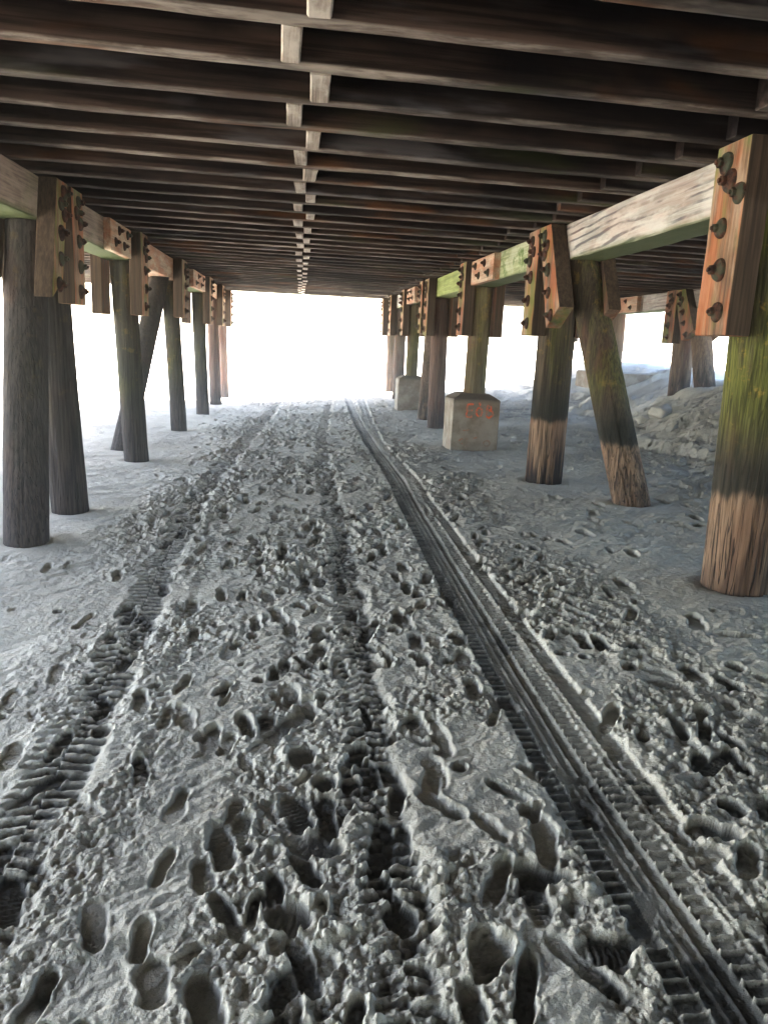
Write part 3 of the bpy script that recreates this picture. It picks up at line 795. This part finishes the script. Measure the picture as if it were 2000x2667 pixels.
MP = {}
def mp(key, **kw):
    if key not in MP: MP[key] = mat_pile('pile_wood_' + key, **kw)
    return MP[key]
m_green = mp('algae', wetamt=.6, green=1.0, lowline=.47, darkbottom=.45)
m_mid = mp('mixed', green=.5, lowline=.53, darkbottom=1.)
m_brace = mp('weathered', green=.62, lowline=.42, darkbottom=.35)
m_left = mp('dark_tone', green=.15, lowline=.5, low_dark=True, base_a=(.02, .018, .018), base_b=(.065, .058, .052), red=.15)
m_leftg = mp('damp_green', green=.4, lowline=.5, low_dark=True, base_a=(.02, .02, .017), base_b=(.065, .062, .048), red=.15)
m_yel = mp('yellowed', green=.6, lowline=-.2, low_amt=0., darkbottom=0, base_a=(.10, .08, .045), base_b=(.2, .165, .10))
m_red = mp('reddish', green=.1, lowline=.3, low_dark=True, base_a=(.09, .06, .05), base_b=(.22, .15, .12))
m_row2 = mp('tan', green=.15, lowline=.1, low_amt=.3, base_a=(.10, .07, .05), base_b=(.25, .18, .125))
m_far = mp('far_brown', green=.25, lowline=.3, low_amt=.4, base_a=(.1, .075, .06), base_b=(.24, .18, .15))

GL = 'vertical timber piles of the left row'; GR = 'vertical timber piles of the right row'; GB = 'leaning brace piles'
G2 = 'piles of the far right row'
BXR0, BXR1 = 1.95, 2.20    # right beam x range
BXL0, BXL1 = -1.92, -1.66  # left beam

def clamps(e, b, side, yc, z0=1.585, w=.32, lean=0., cut=0., outer=True, nb=6, bolts=None, mat=None, th=.115, z1=2.40):
    if side == 'R':
        board(e, b, BXR0 - .002, yc, z0, z1, w, th, -1, lean, mat, nb, cut, bolts=bolts)
        if outer: board(e, b, BXR1 + .002, yc, z0, z1, w, .1, 1, lean, M_board_brown, 3, cut)
    elif side == 'L':
        board(e, b, BXL1 + .002, yc, z0, z1, w, th, 1, lean, mat, nb, cut, bolts=bolts)
        if outer: board(e, b, BXL0 - .002, yc, z0, z1, w, .1, -1, lean, M_board_brown, 3, cut)
    else:
        board(e, b, 5.55 - .002, yc, z0, z1, w, th, -1, lean, mat, nb, cut, bolts=bolts)
        if outer: board(e, b, 5.80 + .002, yc, z0, z1, w, .1, 1, lean, M_board_brown, 2, cut)

# right row
e, b = pile('timber_pile', 'thick pile covered in bright green algae at the right, nearest upright pile', 'pile', GR, (2.165, 3.46), (2.09, 3.42), .152, m_green, 1, 1.3)
R1b = [(.06, .90), (.0, .80), (-.11, .725), (.03, .565), (-.01, .345), (-.05, .125)]
clamps(e, b, 'R', 3.415, bolts=[(dy * .8 - .01, t) for dy, t in R1b], w=.27)
e, b = pile('timber_pile', 'upright pile with reddish streak and blackened foot, next to the leaning pile on the right', 'pile', GR, (2.085, 6.33), (2.08, 6.30), .150, m_mid, 2, 1.2)
clamps(e, b, 'R', 6.34, w=.29, nb=6)
e, b = pile('brace_pile', 'leaning green and brown pile between the two nearest right uprights', 'pile', GB, (2.47, 5.40), (2.08, 5.88), .134, m_brace, 3, 1.2)
clamps(e, b, 'R', 5.70, z0=1.64, w=.27, lean=.36, cut=-.15)
# pile on a concrete footing
def footing(e, base, x0, x1, y0, y1, ztop, zapex):
    zb = base[2] - .35
    n = 10
    R = random.Random(int(y0 * 7))
    bm = bmesh.new()
    bmesh.ops.create_cube(bm, size=1)
    for v in bm.verts:
        v.co.x = x0 + (v.co.x + .5) * (x1 - x0); v.co.y = y0 + (v.co.y + .5) * (y1 - y0); v.co.z = zb + (v.co.z + .5) * (ztop - zb)
    topf = [f for f in bm.faces if f.normal.z > .5][0]
    r = bmesh.ops.inset_region(bm, faces=[topf], thickness=(x1 - x0) * .27, depth=0)
    for v in topf.verts: v.co.z = zapex
    bmesh.ops.bevel(bm, geom=[ed for ed in bm.edges], offset=.008, segments=2, affect='EDGES')
    bmesh.ops.triangulate(bm, faces=bm.faces)
    bmesh.ops.subdivide_edges(bm, edges=bm.edges, cuts=7, use_grid_fill=True)
    for v in bm.verts:
        v.co += Vector((R.uniform(-1, 1), R.uniform(-1, 1), R.uniform(-1, 1))) * .0022
        v.co -= Vector(base)
    me = bpy.data.meshes.new('footing'); bm.to_mesh(me); bm.free(); me.materials.append(M_concrete)
    o = bpy.data.objects.new('footing', me); return link(o, e)
def strokes(e, base, lines, x0, z0, y, w, mat, name):
    vs, fs = [], []
    R = random.Random(2)
    for ln in lines:
        pts = []
        for i in range(len(ln) - 1):
            for t in (0, .33, .66): pts.append((ln[i][0] + (ln[i + 1][0] - ln[i][0]) * t, ln[i][1] + (ln[i + 1][1] - ln[i][1]) * t))
        pts.append(ln[-1])
        bb = len(vs)
        for i, p in enumerate(pts):
            a = pts[max(0, i - 1)]; c = pts[min(len(pts) - 1, i + 1)]
            dx, dz = c[0] - a[0], c[1] - a[1]; l = math.hypot(dx, dz) or 1
            ww = w * R.uniform(.8, 1.2) / 2
            vs.append((x0 + p[0] - dz / l * ww - base[0], y - base[1], z0 + p[1] + dx / l * ww - base[2]))
            vs.append((x0 + p[0] + dz / l * ww - base[0], y - base[1], z0 + p[1] - dx / l * ww - base[2]))
        for i in range(len(pts) - 1):
            fs.append((bb + 2 * i, bb + 2 * i + 1, bb + 2 * i + 3, bb + 2 * i + 2))
    return mesh_obj(name, vs, fs, mat, e)

e, b = pile('timber_pile', 'yellow green pile standing on a concrete footing marked with red letters', 'pile', GR, (2.06, 9.10), (2.06, 9.08), .125, m_yel, 4, .4, False)
f = footing(e, b, 1.765, 2.315, 8.82, 9.36, .868, .93)
f['label'] = 'square concrete footing with red spray painted letters'
clamps(e, b, 'R', 9.12, w=.34)
def arc(cx, cz, rx, rz, a0, a1, n=12): return [(cx + rx * math.cos(math.radians(a0 + (a1 - a0) * i / n)), cz + rz * math.sin(math.radians(a0 + (a1 - a0) * i / n))) for i in range(n + 1)]
lt = [[(.165, .545), (.155, .40)], [(.165, .545), (.235, .55)], [(.16, .475), (.225, .478)], [(.155, .40), (.23, .405)],
      arc(.305, .462, .032, .05, 90, 450), [(.30, .57), (.32, .535)],
      [(.40, .54), (.395, .42)], [(.40, .54), (.44, .525), (.445, .49), (.40, .482)], [(.40, .482), (.46, .475), (.475, .43), (.42, .395), (.395, .42)]]
strokes(e, b, lt, 1.765, .27, 8.82 - .008, .021, M_paint, 'painted_letters')
lt = [[(.09, .12), (.12, .15), (.14, .13)], [(.17, .14), (.19, .15)], arc(.42, .10, .038, .032, 20, 400), [(.10, .09), (.16, .085)], [(.12, .24), (.20, .25)], [(.26, .155), (.30, .165)]]
strokes(e, b, lt, 1.765, .27, 8.82 - .008, .014, M_paint_faint, 'painted_letters')

e, b = pile('timber_pile', 'reddish brown round pile between the two concrete footings', 'pile', GR, (2.11, 11.85), (2.06, 11.80), .126, m_red, 5)
clamps(e, b, 'R', 11.72, w=.36)
e, b = pile('brace_pile', 'thin leaning pile just behind the reddish round pile on the right', 'pile', GB, (2.10, 12.95), (2.06, 12.3), .11, m_far, 6)
clamps(e, b, 'R', 12.3, w=.3, lean=.0, z0=1.62, outer=False)
e, b = pile('timber_pile', 'pale green pile standing on the farther plain concrete footing', 'pile', GR, (2.06, 14.45), (2.06, 14.45), .11, m_yel, 7, .4, False)
footing(e, b, 1.80, 2.32, 14.2, 14.68, .80, .87)
clamps(e, b, 'R', 14.5, w=.36)
e, b = pile('timber_pile', 'grey pile right behind the farther concrete footing', 'pile', GR, (2.08, 16.45), (2.07, 16.45), .115, m_far, 8)
clamps(e, b, 'R', 16.5, w=.34)
e, b = pile('timber_pile', 'last pile of the right row at the bright end of the boardwalk', 'pile', GR, (2.08, 18.0), (2.06, 18.05), .10, m_far, 9)
clamps(e, b, 'R', 18.05, w=.34)

# left row
e, b = pile('brace_pile', 'nearest pile at the left edge, leaning slightly with a blackened foot', 'pile', GB, (-1.735, 5.06), (-1.765, 5.48), .133, m_left, 21)
clamps(e, b, 'L', 5.32, w=.24, lean=.2, z0=1.66, cut=.12)
e, b = pile('timber_pile', 'second pile from the left edge, grey brown and upright', 'pile', GL, (-1.68, 5.86), (-1.77, 5.86), .126, m_left, 22)
clamps(e, b, 'L', 5.84, w=.27, z0=1.64)
e, b = pile('timber_pile', 'third pile on the left with a green streaked middle, brace pile behind it', 'pile', GL, (-1.68, 8.28), (-1.77, 8.22), .12, m_leftg, 23)
clamps(e, b, 'L', 8.2, w=.34, z0=1.62)
e, b = pile('brace_pile', 'steeply leaning dark pile half hidden behind the third left pile', 'pile', GB, (-2.02, 9.15), (-1.77, 10.35), .12, m_left, 24)
e, b = pile('timber_pile', 'fourth pile on the left, slim, right of the steeply leaning one', 'pile', GL, (-1.69, 11.25), (-1.77, 11.1), .106, m_leftg, 25)
clamps(e, b, 'L', 10.95, w=.5, z0=1.66)
e, b = pile('timber_pile', 'fifth pile on the left with a thin sunlit brace pile beside it', 'pile', GL, (-1.70, 14.1), (-1.77, 14.1), .108, m_leftg, 26)
clamps(e, b, 'L', 14.1, w=.5, z0=1.62)
e, b = pile('brace_pile', 'thin sunlit pile squeezed between the fifth and sixth left piles', 'pile', GB, (-1.86, 15.2), (-1.79, 14.7), .09, m_far, 27)
e, b = pile('timber_pile', 'sixth pile on the left, dark brown, second from the bright end', 'pile', GL, (-1.70, 16.3), (-1.77, 16.3), .112, m_red, 28)
clamps(e, b, 'L', 16.3, w=.4, z0=1.62)
e, b = pile('timber_pile', 'last pile of the left row at the bright end of the boardwalk', 'pile', GL, (-1.69, 18.1), (-1.77, 18.1), .10, m_red, 29)
clamps(e, b, 'L', 18.1, w=.4, z0=1.62)

# far right row on the raised sand
e, b = pile('timber_pile', 'short upright grey pile on the raised sand, left of a leaning tan one', 'pile', G2, (5.68, 11.25), (5.68, 11.3), .15, m_row2, 41)
clamps(e, b, '2', 11.33, w=.34, z0=1.64)
e, b = pile('brace_pile', 'short leaning tan pile on the raised sand, seen beside the thick green pile', 'pile', GB, (5.76, 10.65), (5.68, 10.95), .145, m_row2, 42)
clamps(e, b, '2', 10.72, w=.32, lean=.38, z0=1.68, cut=-.15)
e, b = pile('timber_pile', 'short brown pile under the plated beam joint in the far right row', 'pile', G2, (5.68, 13.85), (5.68, 13.9), .15, m_row2, 43)
clamps(e, b, '2', 14.3, w=.3, z0=1.64, outer=True)
e, b = pile('timber_pile', 'farthest short pile of the far right row, glimpsed between two right piles', 'pile', G2, (5.68, 16.6), (5.68, 16.6), .15, m_row2, 44)
clamps(e, b, '2', 16.6, w=.3, z0=1.64)

# ------------------------------------------------------------------ beams
def beam(label, x0, x1, y0, y1, mat, plates=(), group=None, face=-1, seed=0):
    e = empty('support_beam', ((x0 + x1) / 2, y0, ZB))
    tag(e, label, 'beam', group)
    vs, fs = timber(y1 - y0 - .006, x1 - x0, ZJ - ZB - .003, seed=seed, rough=.003, bevel=.008, seg=max(6, int((y1 - y0) / .15)))
    mesh_obj('timber', vs, fs, mat, e, (0, 0, 0), (0, 0, math.pi / 2))
    for (p0, p1, th) in plates:
        xf = (x1 - x0) / 2
        px = -xf - th / 2 - .002 if face < 0 else xf + th / 2 + .002
        vs, fs = timber(p1 - p0, th, ZJ - ZB - .012, seed=seed + 5, rough=.002, bevel=.006, seg=6)
        pl = mesh_obj('splice_plate', vs, fs, M_plate, e, (px, p0 - y0, -.004), (0, 0, math.pi / 2))
        for (tx, tz) in ((.2, .3), (.38, .72), (.62, .3), (.8, .72)):
            o = bolt(pl, ((p1 - p0) * tx, (th / 2) * (1 if face < 0 else -1), .26 * tz), 1)
            o.rotation_euler = (0, 0, math.pi / 2 if face < 0 else -math.pi / 2)
            o.scale = (.85, .85, .85)
    return e
GBm = 'support beams under the joists'
beam('pale grey beam with dark swirling grain between thick green pile and next pile', BXR0, BXR1, -1.5, 6.0, M_beam_pale, (), GBm, seed=71)
beam('white and green stained beam left of the leaning pile, with bolted plate', BXR0, BXR1, 6.0, 9.2, M_beam_green, ((7.85, 8.85, .07),), GBm, seed=72)
beam('bright lime green beam above the reddish round pile', BXR0, BXR1, 9.2, 11.9, M_beam_lime, (), GBm, seed=73)
beam('tan beam with bolted plate above the farther concrete footing', BXR0, BXR1, 11.9, 14.9, M_beam_brown, ((13.3, 14.25, .07),), GBm, seed=74)
beam('last pale beam of the right row near the bright end', BXR0, BXR1, 14.9, 18.25, M_beam_pale, (), GBm, seed=75)
beam('brown weathered beam at the left edge above the nearest left pile', BXL0, BXL1, -1.5, 5.45, M_beam_brown, (), GBm, 1, seed=76)
beam('beam with bolted plate and chalky patch between second and third left piles', BXL0, BXL1, 5.45, 8.3, M_beam_brown, ((7.05, 7.85, .06),), GBm, 1, seed=77)
beam('cream and green striped beam above the steeply leaning left pile', BXL0, BXL1, 8.3, 11.1, M_plate, (), GBm, 1, seed=78)
beam('left beam with bolted plate between fourth and fifth left piles', BXL0, BXL1, 11.1, 14.3, M_beam_brown, ((12.2, 13.7, .06),), GBm, 1, seed=79)
beam('last beam of the left row near the bright end', BXL0, BXL1, 14.3, 18.25, M_plate, (), GBm, 1, seed=80)
beam('whitish beam over the short piles of the far right row', 5.55, 5.80, 2.0, 12.6, M_beam_pale, (), GBm, seed=81)
beam('yellowish beam with four bolt plate at the far end of the far right row', 5.55, 5.80, 12.6, 18.3, M_beam_brown, ((12.65, 13.85, .07),), GBm, seed=82)

# ------------------------------------------------------------------ small things
def lump(name, label, cat, loc, r, mat, seed, sq=(1, 1, .7), group=None):
    R = random.Random(seed)
    bm = bmesh.new(); bmesh.ops.create_icosphere(bm, subdivisions=3, radius=r)
    ph = [R.uniform(0, 6) for _ in range(6)]
    for v in bm.verts:
        c = v.co.normalized()
        k = 1 + .16 * math.sin(4 * c.x + ph[0]) * math.cos(3 * c.y + ph[1]) + .1 * math.sin(7 * c.z + ph[2] + 4 * c.x) + R.uniform(-.02, .02)
        v.co = Vector((c.x * sq[0], c.y * sq[1], c.z * sq[2])) * r * k
    me = bpy.data.meshes.new(name); bm.to_mesh(me); bm.free(); me.materials.append(mat)
    me.polygons.foreach_set('use_smooth', [True] * len(me.polygons))
    o = bpy.data.objects.new(name, me); o.location = loc
    return tag(link(o), label, cat, group)
M_clod = mat_sand('clod_sand', 1.0)
lump('sand_clod', 'smaller rounded lump of sand below the scarp behind the leaning pile', 'sand lump', (4.62, 10.05, G(4.62, 10.05) + .06), .10, M_clod, 1)
lump('sand_clod', 'larger rounded lump of sand below the scarp, right of the small one', 'sand lump', (4.72, 9.75, G(4.72, 9.75) + .07), .14, M_clod, 2)

def shell_mesh(seed):
    R = random.Random(seed); n = 7
    vs = [(0, 0, .006)]; 
    for i in range(n):
        a = 2 * math.pi * i / n; r = R.uniform(.6, 1.1)
        vs.append((math.cos(a) * r * .012, math.sin(a) * r * .008, R.uniform(-.001, .002)))
    fs = [(0, 1 + i, 1 + (i + 1) % n) for i in range(n)]
    me = bpy.data.meshes.new('shell_fragment'); me.from_pydata(vs, [], fs); me.materials.append(M_shell); return me
SM = [shell_mesh(i) for i in range(4)]
SHELLS = []
for i in range(70):
    if i < 34: x, y = rng.uniform(1.3, 2.0), rng.uniform(2.1, 4.6)
    elif i < 48: x, y = rng.uniform(1.4, 3.0), rng.uniform(4, 8)
    elif i < 64: x, y = rng.uniform(-2.4, -1.1), rng.uniform(3, 9)
    else: x, y = rng.uniform(-.6, 1.2), rng.uniform(1.6, 4)
    SHELLS.append((x, y))

M_slab = mat_concrete('pale_slab_concrete')
bm = bmesh.new(); bmesh.ops.create_cube(bm, size=1)
for v in bm.verts: v.co = Vector((v.co.x * 1.5, v.co.y * 1.1, v.co.z * .3))
bmesh.ops.bevel(bm, geom=bm.edges[:], offset=.02, segments=2, affect='EDGES')
me = bpy.data.meshes.new('concrete_slab'); bm.to_mesh(me); bm.free(); me.materials.append(M_slab)
o = link(bpy.data.objects.new('concrete_slab', me)); o.location = (6.0, 14.0, .95); o.rotation_euler = (0, 0, .02)
tag(o, 'low pale concrete slab half buried in the raised sand at far right', 'slab')
# thin lath hanging under the deck near the far end
vs, fs = timber(.72, .025, .012, seed=5, rough=.001, seg=4)
o = mesh_obj('loose_lath', vs, fs, M_stick, None, (.68, 17.0, 2.31), (0, -.13, .12))
tag(o, 'thin loose lath hanging below the joists near the bright end', 'lath')
vs, fs = timber(.7, .06, .05, seed=6, rough=.01, seg=8)
o = mesh_obj('driftwood', vs, fs, M_stick, None, (-7.2, 25.6, G(-7, 25.6) + .02), (0, 0, .1))
tag(o, 'small piece of driftwood on the bright beach beside the second left pile', 'driftwood')

sand = build_sand()
build_beach()

# drop the shells on the finished surface
from mathutils.bvhtree import BVHTree
bpy.context.view_layer.update()
dg = bpy.context.evaluated_depsgraph_get()
for i, (x, y) in enumerate(SHELLS):
    hit, loc, nor, idx_ = sand.ray_cast(Vector((x, y, 3)), Vector((0, 0, -1)))
    if not hit: continue
    o = bpy.data.objects.new('shell_fragment', SM[i % 4])
    o.location = loc + Vector((0, 0, .001)); o.rotation_euler = (rng.uniform(-.2, .2), rng.uniform(-.2, .2), rng.uniform(0, 6))
    s = rng.uniform(.35, .95); o.scale = (s, s, s)
    tag(link(o), 'tiny white shell fragment lying on the sand', 'shell', 'shell fragments scattered on the sand')

# ------------------------------------------------------------------ camera
r_ = Vector((0.99345116, -0.10455359, 0.04607961)); u_ = Vector((-0.02192108, 0.22139145, 0.97493861)); f_ = Vector((0.11213496, 0.96956401, -0.21764966))
cam = bpy.data.cameras.new('camera'); co = bpy.data.objects.new('camera', cam); link(co)
M = Matrix((r_, u_, -f_)).transposed().to_4x4(); M.translation = Vector((0, 0, 1.5))
co.matrix_world = M
cam.sensor_fit = 'VERTICAL'; cam.sensor_height = 24; cam.lens = 2012.9 / 2667 * 24
cam.clip_start = .02; cam.clip_end = 3000
scene.camera = co

# ------------------------------------------------------------------ light
w = bpy.data.worlds.new('World'); scene.world = w; w.use_nodes = True
nt = w.node_tree; bg = nt.nodes['Background']
sky = nt.nodes.new('ShaderNodeTexSky'); sky.sky_type = 'NISHITA'; sky.sun_disc = False
SUN = Vector((-.50, .48, 1.0)).normalized()
el = math.asin(SUN.z); az = math.atan2(SUN.x, SUN.y)
sky.sun_elevation = el; sky.sun_rotation = az
sky.air_density = 1.0; sky.dust_density = 2.5; sky.ozone_density = .6
nt.links.new(sky.outputs[0], bg.inputs[0]); bg.inputs[1].default_value = .15
sl = bpy.data.lights.new('sun', 'SUN'); sl.energy = 5; sl.angle = math.radians(.53); sl.color = (1, .95, .88)
so = bpy.data.objects.new('sun', sl); link(so); so.rotation_euler = SUN.to_track_quat('Z', 'Y').to_euler(); so.location = (0, 0, 20)

m = bpy.data.materials.new('glare_veil'); m.use_nodes = True; nt = m.node_tree; nt.nodes.clear()  # thin scattering volume added to imitate lens glare
vo = nt.nodes.new('ShaderNodeVolumePrincipled'); vo.inputs['Density'].default_value = .011; vo.inputs['Anisotropy'].default_value = .65
vo.inputs['Color'].default_value = (.96, .97, 1, 1)
oo = nt.nodes.new('ShaderNodeOutputMaterial'); nt.links.new(vo.outputs[0], oo.inputs['Volume'])
bm = bmesh.new(); bmesh.ops.create_cube(bm, size=1)
for v in bm.verts: v.co = Vector((v.co.x * 40, v.co.y * 40 + 14, v.co.z * 4.2 + 1.55))
me = bpy.data.meshes.new('glare_veil'); bm.to_mesh(me); bm.free(); me.materials.append(m)
tag(link(bpy.data.objects.new('glare_veil', me)), 'thin bright veil added as lens glare under and around the boardwalk', 'glare_veil', None, 'stuff')

scene.view_settings.view_transform = 'Standard'; scene.view_settings.look = 'None'
scene.view_settings.exposure = 4.05; scene.view_settings.gamma = 0.86
cy = scene.cycles
cy.max_bounces = 10; cy.diffuse_bounces = 8; cy.glossy_bounces = 2; cy.use_denoising = True
cy.sample_clamp_indirect = 10
